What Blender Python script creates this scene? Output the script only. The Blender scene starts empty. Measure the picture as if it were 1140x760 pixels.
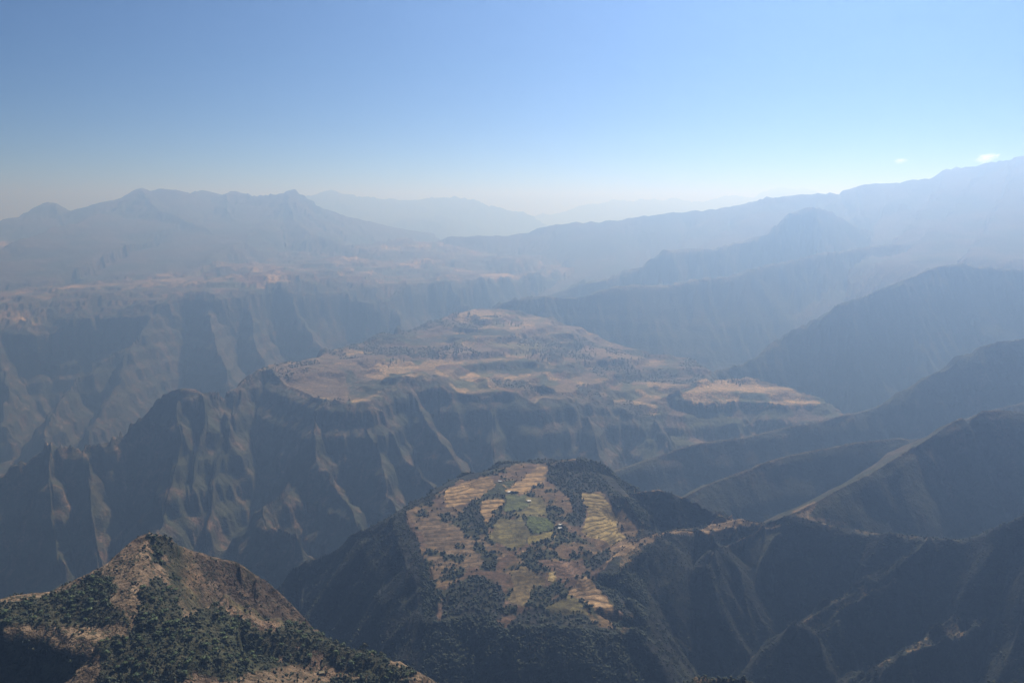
import bpy, math, random
import numpy as np
R = math.radians
random.seed(7); rng = np.random.default_rng(11)
sc = bpy.context.scene
COL = sc.collection

# ------------------------------------------------------------------ camera, light, exposure
F_PX, CX, CY, EYE = 987.0, 570.0, 380.0, 232.0
PITCH = math.atan((CY - EYE) / F_PX)
cam = bpy.data.cameras.new('camera'); cam.sensor_width = 36.0; cam.lens = 36.0 * F_PX / 1140.0
cam.clip_start = 1.0; cam.clip_end = 200000.0
camo = bpy.data.objects.new('camera', cam); COL.objects.link(camo)
camo.location = (0, 0, 0); camo.rotation_euler = (math.pi / 2 - PITCH, 0, 0)
sc.camera = camo

SUN_EL, SUN_AZ = R(46), R(23)            # azimuth to the right of the view direction (+Y)
world = bpy.data.worlds.new('World'); sc.world = world; world.use_nodes = True
wn = world.node_tree
sky = wn.nodes.new('ShaderNodeTexSky'); sky.sky_type = 'NISHITA'; sky.sun_disc = False
sky.sun_elevation = SUN_EL; sky.sun_rotation = SUN_AZ; sky.altitude = 7000.0
sky.air_density = 0.62; sky.dust_density = 0.3; sky.ozone_density = 1.6
hsv = wn.nodes.new('ShaderNodeHueSaturation'); hsv.inputs['Saturation'].default_value = 1.28; hsv.inputs['Value'].default_value = .62; hsv.inputs['Hue'].default_value = .502
wn.links.new(sky.outputs[0], hsv.inputs['Color']); wn.links.new(hsv.outputs[0], wn.nodes['Background'].inputs[0])
wn.nodes['Background'].inputs[1].default_value = 0.05
sun = bpy.data.lights.new('sun', 'SUN'); sun.energy = 5.0; sun.angle = R(0.5); sun.color = (1.0, 0.99, 0.975)
suno = bpy.data.objects.new('sun', sun); COL.objects.link(suno)
sd = (math.sin(SUN_AZ) * math.cos(SUN_EL), math.cos(SUN_AZ) * math.cos(SUN_EL), math.sin(SUN_EL))
from mathutils import Vector
suno.rotation_euler = Vector(sd).to_track_quat('Z', 'Y').to_euler()
suno.location = (20000, 30000, 30000)
sc.view_settings.view_transform = 'Standard'; sc.view_settings.look = 'None'
sc.view_settings.gamma = 1.0; sc.view_settings.use_curve_mapping = False
sc.view_settings.exposure = 1.23
sc.render.engine = 'CYCLES'
sc.cycles.volume_bounces = 0; sc.cycles.max_bounces = 6
sc.cycles.diffuse_bounces = 2; sc.cycles.use_denoising = True
sc.cycles.volume_step_rate = 2.0

HAZE_DENSITY, HAZE_COLOR, HAZE_G = 1.66e-4, (0.32, 0.53, 1.0), 0.74

# ------------------------------------------------------------------ small maths
CT, ST = math.cos(PITCH), math.sin(PITCH)
def P(px, py, Y):
    "world point at ground depth Y on the sight line through photo position px, py"
    u = (px - CX) / F_PX; v = -(py - CY) / F_PX
    y = CT + v * ST; z = -ST + v * CT
    s = Y / y
    return (u * s, Y, z * s)
def project(x, y, z):
    f = y * CT - z * ST; up = y * ST + z * CT
    f = np.maximum(f, 1.0)
    return CX + F_PX * x / f, CY - F_PX * up / f
def hash2(ix, iy, seed):
    h = (ix.astype(np.int64) * 374761393 + iy.astype(np.int64) * 668265263 + seed * 1274126177) & 0xFFFFFFFF
    h = ((h ^ (h >> 13)) * 1274126177) & 0xFFFFFFFF
    h = ((h ^ (h >> 16)) * 2246822519) & 0xFFFFFFFF
    return ((h ^ (h >> 15)) & 0xFFFFFF).astype(np.float32) / np.float32(0xFFFFFF)
def vnoise(x, y, seed):
    ix = np.floor(x); iy = np.floor(y); fx = (x - ix).astype(np.float32); fy = (y - iy).astype(np.float32)
    ix = ix.astype(np.int64); iy = iy.astype(np.int64)
    sx = fx * fx * fx * (fx * (fx * 6 - 15) + 10); sy = fy * fy * fy * (fy * (fy * 6 - 15) + 10)
    a = hash2(ix, iy, seed); b = hash2(ix + 1, iy, seed); c = hash2(ix, iy + 1, seed); d = hash2(ix + 1, iy + 1, seed)
    return (a + (b - a) * sx) * (1 - sy) + (c + (d - c) * sx) * sy
def fbm(x, y, lam, seed, octv=4, gain=0.5):
    t = 0; a = 1.0; n = 0
    ca, sa = math.cos(0.6), math.sin(0.6)
    for k in range(octv):
        t = t + a * (vnoise(x / lam + 17.3 * k, y / lam - 9.1 * k, seed + k) * 2 - 1); n += a
        x, y = x * ca - y * sa, x * sa + y * ca
        lam *= 0.5; a *= gain
    return t / n
def sstep(a, b, x):
    t = np.clip((x - a) / (b - a), 0, 1); return t * t * (3 - 2 * t)
def inpoly(px, py, poly):
    ins = np.zeros(px.shape, bool); n = len(poly)
    for i in range(n):
        x0, y0 = poly[i]; x1, y1 = poly[(i + 1) % n]
        if y0 == y1: continue
        c = ((y0 > py) != (y1 > py)) & (px < (x1 - x0) * (py - y0) / (y1 - y0) + x0)
        ins ^= c
    return ins
def voronoi(x, y, lam, seed):
    "id (0..1) of the nearest jittered cell and the distance to its edge"
    ix = np.floor(x / lam).astype(np.int64); iy = np.floor(y / lam).astype(np.int64)
    d1 = np.full(x.shape, 9e9, np.float32); d2 = d1.copy(); idv = np.zeros(x.shape, np.float32)
    for dx in (-1, 0, 1):
        for dy in (-1, 0, 1):
            cx = ix + dx; cy = iy + dy
            ox = (cx + hash2(cx, cy, seed)) * lam; oy = (cy + hash2(cx, cy, seed + 5)) * lam
            d = np.hypot(x - ox, y - oy).astype(np.float32); nearer = d < d1
            d2 = np.where(nearer, d1, np.minimum(d2, d)); idv = np.where(nearer, hash2(cx, cy, seed + 9), idv)
            d1 = np.where(nearer, d, d1)
    return idv, d2 - d1

# ------------------------------------------------------------------ landforms
STEEP = [(0, 0), (30, 18), (110, 110), (400, 430), (1000, 880), (2600, 1300)]
CLIFF = [(0, 0), (40, 30), (110, 180), (420, 470), (1000, 840), (2500, 1200)]
RIB   = [(0, 0), (60, 62), (250, 290), (600, 620), (1500, 1200)]
RIBL  = [(0, 0), (60, 70), (250, 320), (600, 700), (1500, 1300)]
MID   = [(0, 0), (150, 90), (500, 380), (1200, 800), (3000, 1200)]
SOFT  = [(0, 0), (400, 200), (1200, 450), (3000, 780), (6000, 1000)]
LF = []          # name, kind, points, profile(s), erosion strength, noise amplitude, reach
def ridge(name, pts, far, near, ero=1.0, amp=1.0, reach=3000):
    LF.append(dict(name=name, kind='r', pts=np.array([P(*p) for p in pts]), far=far, near=near, ero=ero, amp=amp, reach=reach))
def plateau(name, pts, inner, prof, ero=1.0, amp=1.0, reach=3000, dens=120):
    b = [P(*p) for p in pts]; out = []
    for i in range(len(b)):
        a = np.array(b[i]); c = np.array(b[(i + 1) % len(b)]); n = max(1, int(np.hypot(*(c - a)[:2]) / dens))
        for k in range(n): out.append(a + (c - a) * k / n)
    LF.append(dict(name=name, kind='p', pts=np.array(b), dense=np.array(out + [P(*p) for p in inner]), far=prof, near=prof,
                   ero=ero, amp=amp, reach=reach))

# near hill, lower left
plateau('near_hill', [(-150, 672, 1080), (0, 663, 1110), (60, 652, 1140), (110, 625, 1190), (150, 595, 1245), (165, 588, 1260), (185, 592, 1272), (205, 607, 1290),
    (222, 612, 1300), (265, 625, 1330), (290, 642, 1340), (320, 668, 1330), (345, 692, 1320), (352, 712, 1280), (400, 735, 1180),
    (460, 762, 1110), (470, 800, 1020), (300, 815, 940), (112, 800, 930), (103, 745, 980), (112, 714, 1015), (68, 702, 1035), (64, 690, 1052), (0, 690, 1040), (-150, 690, 1030)],
    [(150, 740, 1000), (168, 618, 1188), (166, 650, 1118), (130, 640, 1142), (245, 690, 1215), (300, 705, 1232), (235, 648, 1262), (60, 672, 1090)],
    [(0, 0), (15, 10), (60, 75), (250, 330), (600, 600), (1500, 900)], ero=0.35, amp=0.35, reach=900, dens=40)
ridge('near_hill', [(120, 722, 1010), (150, 710, 1030), (185, 696, 1066), (215, 680, 1115), (250, 667, 1165), (275, 676, 1168), (300, 688, 1165), (345, 710, 1150), (400, 731, 1120), (430, 743, 1105), (462, 759, 1080), (500, 800, 1050)],
    [(0, 0), (25, 9), (80, 60), (300, 300), (900, 700)], [(0, 0), (30, 10), (120, 62), (300, 190), (900, 600)], ero=0.5, amp=0.3, reach=700)
# small knoll tops at the bottom edge of the picture
ridge('knoll', [(740, 766, 1120), (790, 752, 1130), (825, 752, 1130), (850, 764, 1120)], RIB, RIB, amp=0.3, reach=500)
ridge('knoll', [(1060, 768, 1150), (1100, 753, 1160), (1150, 755, 1160), (1200, 770, 1150)], RIB, RIB, amp=0.3, reach=500)

# terraced spur, centre
plateau('terraced_spur', [(455, 570, 2250), (480, 552, 2360), (510, 535, 2450), (560, 522, 2560), (600, 515, 2640), (640, 515, 2640), (668, 533, 2520), (692, 553, 2370),
    (712, 588, 2240), (701, 603, 2180), (672, 622, 2080), (655, 638, 2020), (664, 652, 1985), (680, 668, 1925), (690, 680, 1885), (690, 694, 1850), (655, 692, 1852), (600, 688, 1850),
    (565, 690, 1842), (530, 675, 1880), (490, 680, 1860), (484, 640, 1985), (470, 605, 2110)],
    [(600, 590, 2190), (560, 570, 2290), (600, 550, 2400), (620, 640, 2010), (540, 620, 2060), (660, 575, 2290), (590, 660, 1940)],
    [(0, 0), (45, 12), (110, 64), (350, 390), (800, 780), (2000, 1100)], ero=0.7, amp=0.34, reach=1600, dens=50)
ridge('terraced_spur', [(318, 648, 2440), (330, 632, 2470), (347, 625, 2480), (370, 618, 2450), (385, 611, 2430), (400, 604, 2400), (420, 589, 2350), (455, 570, 2250), (470, 566, 2270)],
    RIBL, RIB, ero=0.9, amp=0.5, reach=1600)
ridge('terraced_spur', [(606, 524, 2590), (625, 517, 2600), (648, 511, 2610), (668, 518, 2600), (682, 534, 2560), (692, 552, 2500)], RIB, [(0, 0), (30, 12), (100, 60), (300, 170), (900, 600)], ero=0.4, amp=0.4, reach=900)
ridge('terraced_spur', [(684, 562, 2420), (700, 550, 2430), (733, 547, 2430), (765, 557, 2410), (790, 570, 2385), (815, 580, 2340)], RIB, [(0, 0), (20, 14), (90, 95), (160, 150), (900, 600)], ero=0.6, amp=0.4, reach=900)
ridge('terraced_spur', [(655, 640, 2020), (672, 622, 2080), (701, 603, 2180), (735, 594, 2250), (765, 590, 2290), (800, 583, 2330), (820, 578, 2345), (838, 582, 2340), (850, 583, 2330), (880, 573, 2300), (905, 578, 2280), (930, 585, 2250), (970, 592, 2200), (1000, 592, 2150),
    (1030, 597, 2100), (1060, 596, 2050), (1090, 590, 2010), (1110, 585, 1980), (1130, 577, 1945), (1142, 570, 1930), (1180, 545, 1880), (1300, 500, 1750)],
    STEEP, [(0, 0), (18, 6), (80, 92), (420, 570), (900, 1100), (2000, 1400)], ero=0.25, amp=0.45, reach=2200)
ridge('terraced_spur', [(770, 591, 2290), (790, 592, 2270), (812, 586, 2310)], STEEP, [(0, 0), (22, 7), (90, 90), (400, 420)], amp=0.2, reach=500)
ridge('terraced_spur', [(850, 583, 2330), (840, 594, 2280), (815, 606, 2230), (795, 616, 2190), (780, 630, 2150)], [(0, 0), (20, 16), (100, 110), (400, 450)], [(0, 0), (20, 14), (100, 110), (400, 450)], amp=0.3, reach=500)
ridge('terraced_spur', [(1040, 600, 2080), (1000, 632, 2040), (965, 653, 2020), (930, 670, 1985), (900, 695, 1930)], [(0, 0), (26, 6), (100, 110), (400, 440)], [(0, 0), (20, 5), (50, 42), (120, 125), (400, 440)], amp=0.3, reach=500)
ridge('terraced_spur', [(1110, 640, 1900), (1075, 690, 1850), (1040, 709, 1830), (1000, 722, 1805), (965, 740, 1780), (945, 765, 1740)], [(0, 0), (26, 6), (100, 110), (400, 440)], [(0, 0), (20, 5), (50, 42), (120, 125), (400, 440)], amp=0.3, reach=500)

ridge('terraced_spur', [(606, 684, 1870), (596, 700, 1835), (592, 720, 1790), (588, 745, 1745), (590, 772, 1698)], [(0, 0), (110, 40), (230, 170), (600, 620)], [(0, 0), (110, 40), (230, 170), (600, 620)], amp=0.5, ero=.5, reach=900)

# dark ridges stepping up the right side
ridge('dark_ridge', [(882, 572, 2310), (890, 567, 2340), (905, 561, 2400), (935, 545, 2480), (965, 530, 2560), (1000, 508, 2650), (1020, 497, 2710), (1035, 487, 2760), (1052, 475, 2800), (1067, 466, 2830), (1072, 466, 2838), (1077, 474, 2846), (1082, 464, 2856), (1092, 458, 2870), (1115, 457, 2885), (1140, 459, 2900), (1300, 440, 3000)],
    [(0, 0), (200, 140), (800, 700), (1800, 1100)], [(0, 0), (20, 20), (300, 460), (800, 1100), (2000, 1400)], ero=0.15, amp=0.35, reach=2500)
ridge('dark_ridge', [(740, 566, 2900), (770, 548, 3000), (800, 532, 3100), (850, 513, 3200), (900, 500, 3300), (950, 490, 3350), (1000, 486, 3400), (1015, 488, 3410), (1040, 484, 3500), (1080, 462, 3650), (1160, 440, 3800)],
    [(0, 0), (60, 30), (300, 260), (1000, 800)], [(0, 0), (20, 16), (300, 380), (800, 900), (2000, 1300)], ero=0.2, amp=0.35, reach=2500)
ridge('dark_ridge', [(660, 545, 3700), (690, 526, 3800), (740, 508, 3900), (770, 499, 3950), (800, 490, 4000), (860, 478, 4100), (900, 470, 4150), (935, 463, 4200), (965, 455, 4250), (985, 447, 4280), (1000, 437, 4300), (1030, 418, 4350), (1045, 412, 4380), (1060, 400, 4400), (1085, 386, 4450), (1110, 379, 4480), (1140, 374, 4500), (1300, 350, 4600)],
    STEEP, [(0, 0), (30, 24), (300, 370), (800, 880), (2000, 1300)], ero=0.4, amp=0.5, reach=3000)
ridge('dark_ridge', [(735, 436, 5500), (760, 422, 5600), (800, 412, 5700), (830, 404, 5800), (850, 390, 5900), (880, 368, 6000), (910, 352, 6050), (940, 336, 6100), (960, 329, 6150), (990, 318, 6200), (1020, 305, 6300), (1045, 295, 6400), (1075, 291, 6400), (1100, 297, 6350), (1140, 300, 6300), (1300, 290, 6300)],
    STEEP, [(0, 0), (30, 22), (300, 330), (800, 800), (2000, 1200)], ero=1.0, amp=0.6, reach=3500)
ridge('dark_ridge', [(545, 346, 7500), (560, 338, 7600), (580, 333, 7600), (607, 329, 7600), (640, 329, 7600), (680, 318, 7650), (715, 314, 7700), (740, 315, 7700), (775, 309, 7750), (810, 306, 7800), (840, 297, 7850), (870, 291, 7950), (905, 281, 8050), (940, 277, 8150), (985, 270, 8300), (1050, 272, 8300), (1160, 280, 8300)],
    STEEP, [(0, 0), (40, 20), (300, 280), (800, 700), (2000, 1000)], ero=1.0, amp=0.6, reach=2500)
ridge('dark_ridge', [(590, 338, 8988), (620, 323, 8988), (650, 313, 8988), (682, 306, 8988), (690, 303, 9042), (715, 295, 9042), (727, 287, 9074), (742, 278, 9095), (760, 277, 9095), (800, 275, 9095), (825, 268, 9202), (850, 262, 9202), (862, 255, 9202), (872, 246, 9256), (885, 234, 9309), (905, 229, 9309), (925, 234, 9416), (945, 245, 9470), (960, 252, 9523), (1000, 266, 9630), (1050, 282, 9630), (1140, 296, 9630), (1300, 310, 9630)],
    STEEP, [(0, 0), (50, 50), (300, 300), (800, 720), (2500, 1200)], ero=1.0, amp=0.6, reach=3500)
# long skyline ridge on the right
ridge('mountain_ridge', [(455, 276, 12800), (480, 272, 12500), (497, 264, 12500), (520, 263, 12500), (560, 259, 12500), (585, 257, 12500), (610, 251, 12400), (620, 249, 12400), (660, 246, 12200), (700, 243, 12000), (740, 236, 12000), (770, 234, 12000), (800, 230, 11800), (822, 225, 11774), (840, 222, 11653), (862, 217, 11428), (890, 214, 11394), (905, 213, 11377), (930, 212, 11147), (937, 208, 11139), (950, 207, 11124), (975, 204, 11044), (1000, 203, 10964), (1030, 199, 10729), (1040, 196, 10717), (1052, 190, 10704), (1075, 186, 10477), (1100, 182, 10447), (1118, 181, 10226), (1128, 176, 10214), (1145, 176, 10094), (1300, 178, 9412)],
    SOFT, [(0, 0), (60, 40), (300, 150), (1200, 480), (3000, 900), (6000, 1150)], ero=1.0, amp=0.8, reach=6500)

# central plateau with its cliffs and ribs
plateau('plateau', [(540, 343, 6900), (500, 352, 6700), (460, 368, 6300), (400, 384, 5700), (340, 396, 5200), (300, 405, 4900), (290, 412, 4750), (330, 432, 4450), (350, 443, 4300), (385, 453, 4150), (408, 449, 4170),
    (415, 434, 4350), (440, 422, 4550), (480, 425, 4600), (520, 434, 4600), (560, 442, 4600), (590, 450, 4570), (640, 448, 4700), (690, 455, 4800), (730, 468, 4770), (748, 450, 4950), (765, 425, 5250), (785, 408, 5550), (770, 396, 5900), (700, 383, 6200), (640, 362, 6600), (590, 349, 6850)],
    [(540, 372, 5950), (480, 400, 5200), (600, 400, 5400), (560, 355, 6450), (700, 415, 5450), (380, 425, 4600), (620, 380, 6000)],
    [(0, 0), (70, 26), (170, 130), (420, 440), (1000, 840), (2500, 1200)], ero=1.0, amp=0.9, reach=3000, dens=130)
ridge('plateau', [(300, 407, 4750), (283, 414, 4680), (272, 418, 4620), (262, 421, 4580), (252, 432, 4500), (241, 440, 4440), (225, 435, 4360), (207, 430, 4320), (190, 431, 4290), (168, 437, 4250), (152, 452, 4220), (128, 474, 4160), (103, 492, 4090), (80, 502, 4050), (40, 492, 4060), (18, 508, 3980), (0, 516, 3930), (-60, 545, 3800)],
    RIB, [(0, 0), (25, 30), (110, 180), (500, 640), (1500, 1100)], ero=0.9, amp=0.5, reach=2500)
for pts in ([(185, 434, 4290), (182, 455, 4170), (190, 490, 3960), (178, 520, 3800), (168, 560, 3600), (162, 605, 3400)],
            [(212, 434, 4310), (214, 470, 4120), (206, 510, 3920), (200, 540, 3780)],
            [(238, 440, 4430), (243, 470, 4220), (232, 510, 4000), (226, 550, 3810), (220, 590, 3640)],
            [(262, 422, 4580), (258, 440, 4470), (252, 465, 4320)],
            [(47, 492, 4060), (45, 530, 3880), (50, 580, 3680), (58, 640, 3450)],
            [(84, 498, 4060), (86, 520, 3950), (90, 570, 3740), (98, 630, 3500)],
            [(352, 443, 4290), (348, 480, 4020), (353, 508, 3860), (356, 520, 3800), (366, 535, 3720), (383, 556, 3590), (396, 580, 3470), (402, 605, 3370)],
            [(392, 453, 4150), (408, 480, 3990), (424, 510, 3830), (434, 545, 3650), (442, 580, 3480)],
            [(410, 448, 4170), (436, 480, 4060), (456, 510, 3920), (482, 540, 3760), (505, 565, 3630)],
            [(440, 423, 4540), (468, 460, 4280), (492, 492, 4080), (515, 525, 3890)],
            [(545, 440, 4600), (550, 470, 4410), (553, 500, 4230), (560, 530, 4060)],
            [(590, 425, 4800), (620, 437, 4740), (645, 450, 4680), (664, 480, 4480), (672, 505, 4320)],
            [(725, 466, 4780), (738, 486, 4580), (745, 505, 4420)],
            [(330, 600, 3300), (300, 590, 3400), (290, 560, 3560), (320, 535, 3720)]):
    ridge('plateau', pts, RIB, RIBL, ero=0.8, amp=0.5, reach=1500)
# low bench on the right of the plateau
plateau('bench', [(755, 432, 5000), (775, 421, 5180), (800, 413, 5420), (832, 418, 5330), (850, 426, 5230), (875, 433, 5130), (905, 442, 5020), (912, 449, 4940), (870, 452, 4880), (830, 446, 4930), (790, 447, 4900), (765, 444, 4900)],
    [], [(0, 0), (60, 55), (150, 75), (260, 150), (420, 190), (900, 500)], ero=0.9, amp=1.0, reach=1500, dens=80)

# far left tableland, its canyon wall and the mountains behind
plateau('tableland', [(-400, 355, 6400), (-150, 352, 6500), (0, 363, 6500), (40, 366, 6500), (90, 352, 6700), (130, 349, 6800), (165, 352, 6850), (190, 336, 7150), (215, 332, 7250), (235, 338, 7100), (275, 330, 7400), (310, 322, 7700), (340, 328, 7700), (380, 322, 8000), (420, 336, 8000), (450, 325, 8400), (490, 318, 8800), (540, 314, 9300), (590, 307, 9900), (640, 300, 10500), (620, 285, 11500), (450, 272, 12500), (300, 270, 12500), (100, 268, 12500), (-150, 266, 12500), (-400, 266, 12500)],
    [(100, 320, 8200), (300, 300, 9300), (450, 300, 10000), (0, 310, 8800), (-200, 300, 9000)],
    CLIFF, ero=1.0, amp=1.6, reach=4000, dens=260)
for pts in ([(172, 352, 6850), (152, 380, 6450), (110, 405, 6150), (82, 425, 5900), (64, 450, 5600), (52, 480, 5250), (46, 520, 4850), (46, 560, 4500)],
            [(150, 380, 6450), (135, 420, 6000), (118, 455, 5600), (100, 485, 5300)],
            [(0, 364, 6500), (2, 400, 6200), (6, 440, 5800), (0, 470, 5500)],
            [(228, 336, 7130), (236, 368, 6750), (243, 400, 6400), (250, 425, 6150)],
            [(277, 331, 7400), (286, 375, 6950), (298, 405, 6650)],
            [(325, 326, 7700), (345, 360, 7350), (365, 385, 7100), (385, 405, 6900)],
            [(435, 332, 8200), (452, 362, 7800), (470, 380, 7600)], [(500, 317, 8900), (515, 340, 8500)]):
    ridge('tableland', pts, RIB, RIBL, ero=0.8, amp=0.7, reach=2000)
ridge('mountain_range', [(-300, 262, 14500), (-100, 262, 14500), (0, 252, 14200), (14, 245, 14100), (28, 234, 14000), (40, 227, 14000), (50, 223, 14000), (62, 222, 14000), (72, 226, 14000), (83, 234, 14000), (95, 238, 14000), (112, 229, 14000), (130, 220, 14000), (145, 213, 14000), (157, 206, 14000), (165, 209, 14000), (175, 211, 14000), (195, 210, 14000), (208, 213, 14100), (222, 210, 14500), (245, 214, 14500), (258, 213, 14500), (272, 212, 14500), (280, 216, 14300), (305, 215, 14000), (318, 214, 14000), (330, 212, 14000), (338, 216, 14000), (348, 223, 14000), (360, 235, 14000), (375, 244, 14000), (400, 255, 14000), (440, 266, 14000)],
    SOFT, [(0, 0), (40, 40), (250, 160), (1000, 400), (2200, 560), (4000, 800), (5400, 1000), (6800, 1900), (11000, 2500)], ero=1.0, amp=1.3, reach=14000)
for pts in ([(157, 208, 14000), (180, 232, 12800), (230, 252, 12000), (260, 272, 11300)], [(62, 224, 14000), (70, 250, 12900), (40, 272, 12000)],
            [(320, 215, 14000), (330, 240, 12900), (345, 258, 12200), (390, 275, 11500)], [(250, 214, 14400), (260, 240, 13200), (290, 255, 12500)]):
    ridge('mountain_range', pts, SOFT, SOFT, ero=1.2, amp=1.2, reach=4000)
ridge('far_range', [(300, 232, 24000), (330, 222, 24000), (365, 221, 24000), (395, 222, 24000), (440, 220, 24000), (456, 217, 24000), (470, 216, 24000), (490, 215, 24000), (505, 213, 24000), (525, 218, 24000), (550, 226, 24000), (580, 234, 24000), (600, 241, 24000), (640, 258, 24000)],
    SOFT, SOFT, ero=1.3, amp=2.2, reach=9000)
ridge('far_range', [(540, 250, 32000), (600, 238, 32000), (640, 228, 32000), (700, 222, 32000), (730, 217, 32000), (770, 220, 32000), (790, 216, 32000), (830, 218, 32000), (870, 213, 32000), (900, 213, 32000), (990, 222, 32000)],
    SOFT, SOFT, ero=1.3, amp=2.0, reach=9000)

# ------------------------------------------------------------------ terrain grid (a fan of rings, finer where things are near)
az_f = np.arange(-31.6, 31.61, 0.05); az_w = np.arange(1.0, 32.0, 1.0)
AZ = np.radians(np.concatenate([-31.6 - az_w[::-1], az_f, 31.6 + az_w]))
rr = [300.0]
while rr[-1] < 46500:
    r = rr[-1]
    rr.append(r + (25 if r < 850 else 5.0 if r < 1450 else 8.0 if r < 1700 else 4.6 if r < 2700 else r * 0.0026 if r < 7600 else r * 0.0065 if r < 15000 else r * 0.012))
RR = np.array(rr)
NR, NA = len(RR), len(AZ)
X = (RR[:, None] * np.sin(AZ)[None, :]).astype(np.float32); Y = (RR[:, None] * np.cos(AZ)[None, :]).astype(np.float32)

def seg_dist(x, y, a, b):
    ab = b[:2] - a[:2]; L2 = max(float(ab @ ab), 1e-6)
    px = x - np.float32(a[0]); py = y - np.float32(a[1])
    t = np.clip((px * np.float32(ab[0]) + py * np.float32(ab[1])) / np.float32(L2), 0, 1)
    dx = px - t * np.float32(ab[0]); dy = py - t * np.float32(ab[1])
    return dx * dx + dy * dy, t, np.float32(ab[0]) * py - np.float32(ab[1]) * px
def base_floor(x, y):
    return (-1620 + 150 * sstep(3500, 8000, y) + 700 * sstep(9000, 15000, y)).astype(np.float32)

H = np.empty((NR, NA), np.float32); OWN = np.full((NR, NA), -1, np.int16)
for L in LF:
    pr = np.hypot(L['pts'][:, 0], L['pts'][:, 1]); L['r0'] = pr.min() - L['reach']; L['r1'] = pr.max() + L['reach']
    if L['kind'] == 'p': L['r0'] = min(L['r0'], pr.min() - L['reach'])
def thin_plate(L):
    D = L['dense']; L['o'] = D[:, :2].mean(0); L['s'] = float(np.abs(D[:, :2] - L['o']).max()); q = (D[:, :2] - L['o']) / L['s']; n = len(q)
    r2 = ((q[:, None, :] - q[None]) ** 2).sum(2) + 1e-6; A = np.zeros((n + 3, n + 3)); A[:n, :n] = r2 * np.log(r2) + np.eye(n) * 2e-4
    A[:n, n] = 1; A[:n, n + 1:] = q; A[n, :n] = 1; A[n + 1:, :n] = q.T
    L['w'] = np.linalg.solve(A, np.concatenate([D[:, 2], np.zeros(3)])); L['q'] = q; L['blend'] = min(120.0, L['s'] * .12)
for L in LF:
    if L['kind'] == 'p': thin_plate(L)
STEP = 24
for i0 in range(0, NR, STEP):
    sl = slice(i0, min(NR, i0 + STEP)); x = X[sl].ravel(); y = Y[sl].ravel()
    wob = (fbm(x, y, 520, 3, 4) * 26).astype(np.float32) * (sstep(900, 3000, y) + 1.1 * sstep(3800, 5500, y))   # lets crests wander instead of running straight
    wob2 = (fbm(x + 999, y, 520, 4, 4) * 26).astype(np.float32) * (sstep(900, 3000, y) + 1.1 * sstep(3800, 5500, y))
    fw = sstep(2700, 3600, y)
    if 1500 < RR[i0] < 3000: wob = wob + (fbm(x, y, 150, 17, 3) * 16).astype(np.float32); wob2 = wob2 + (fbm(x + 55, y, 150, 18, 3) * 26).astype(np.float32)
    if RR[i0] > 2400:
        wob = wob + (fbm(x, y, 1700, 13, 2) * 75 + fbm(x, y, 230, 15, 3) * 22).astype(np.float32) * fw; wob2 = wob2 + (fbm(x + 77, y, 1700, 14, 2) * 75 + fbm(x + 77, y, 230, 16, 3) * 34).astype(np.float32) * fw
    x2 = x + wob; y2 = y + wob2 * 0.5
    h = base_floor(x, y) + fbm(x, y, 900, 5, 4) * 70; own = np.full(x.shape, -1, np.int16)
    ra, rb = RR[sl][0], RR[sl][-1]
    for li, L in enumerate(LF):
        if rb < L['r0'] or ra > L['r1']: continue
        pts = L['pts']; n = len(pts); closed = L['kind'] == 'p'
        lo = pts[:, :2].min(0) - L['reach']; hi = pts[:, :2].max(0) + L['reach']
        idx = np.nonzero((x2 > lo[0]) & (x2 < hi[0]) & (y2 > lo[1]) & (y2 < hi[1]))[0]
        if idx.size == 0: continue
        xs = x2[idx]; ys = y2[idx]
        best = np.full(xs.shape, 1e12, np.float32); bz = np.zeros(xs.shape, np.float32); bs = np.zeros(xs.shape, np.float32)
        for k in range(n if closed else n - 1):
            a = pts[k]; b = pts[(k + 1) % n]
            d2, t, cr = seg_dist(xs, ys, a, b); m = d2 < best
            best = np.where(m, d2, best); bz = np.where(m, np.float32(a[2]) + t * np.float32(b[2] - a[2]), bz); bs = np.where(m, cr, bs)
        d = np.sqrt(best)
        if closed:
            ins = inpoly(xs, ys, [(p[0], p[1]) for p in pts])
            z = bz - np.interp(d, *zip(*L['far']))
            if ins.any():
                xi = (xs[ins] - L['o'][0]) / L['s']; yi = (ys[ins] - L['o'][1]) / L['s']; q = L['q']; w = L['w']; acc = (w[-3] + w[-2] * xi + w[-1] * yi).astype(np.float32)
                for k in range(len(q)):
                    r2 = ((xi - q[k, 0]) ** 2 + (yi - q[k, 1]) ** 2 + 1e-6).astype(np.float32); acc += np.float32(w[k]) * r2 * np.log(r2)
                bl = sstep(0, L['blend'], d[ins]); z[ins] = bz[ins] * (1 - bl) + acc * bl
        else:
            z = bz - np.where(bs > 0, np.interp(d, *zip(*L['far'])), np.interp(d, *zip(*L['near'])))
        z = (z - 2200 * sstep(.55, 1.0, d / L['reach'])).astype(np.float32); m = (z > h[idx]) & (d < L['reach'])
        h[idx] = np.where(m, z, h[idx]); own[idx] = np.where(m, li, own[idx])
    H[sl] = h.reshape(-1, NA); OWN[sl] = own.reshape(-1, NA)

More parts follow.
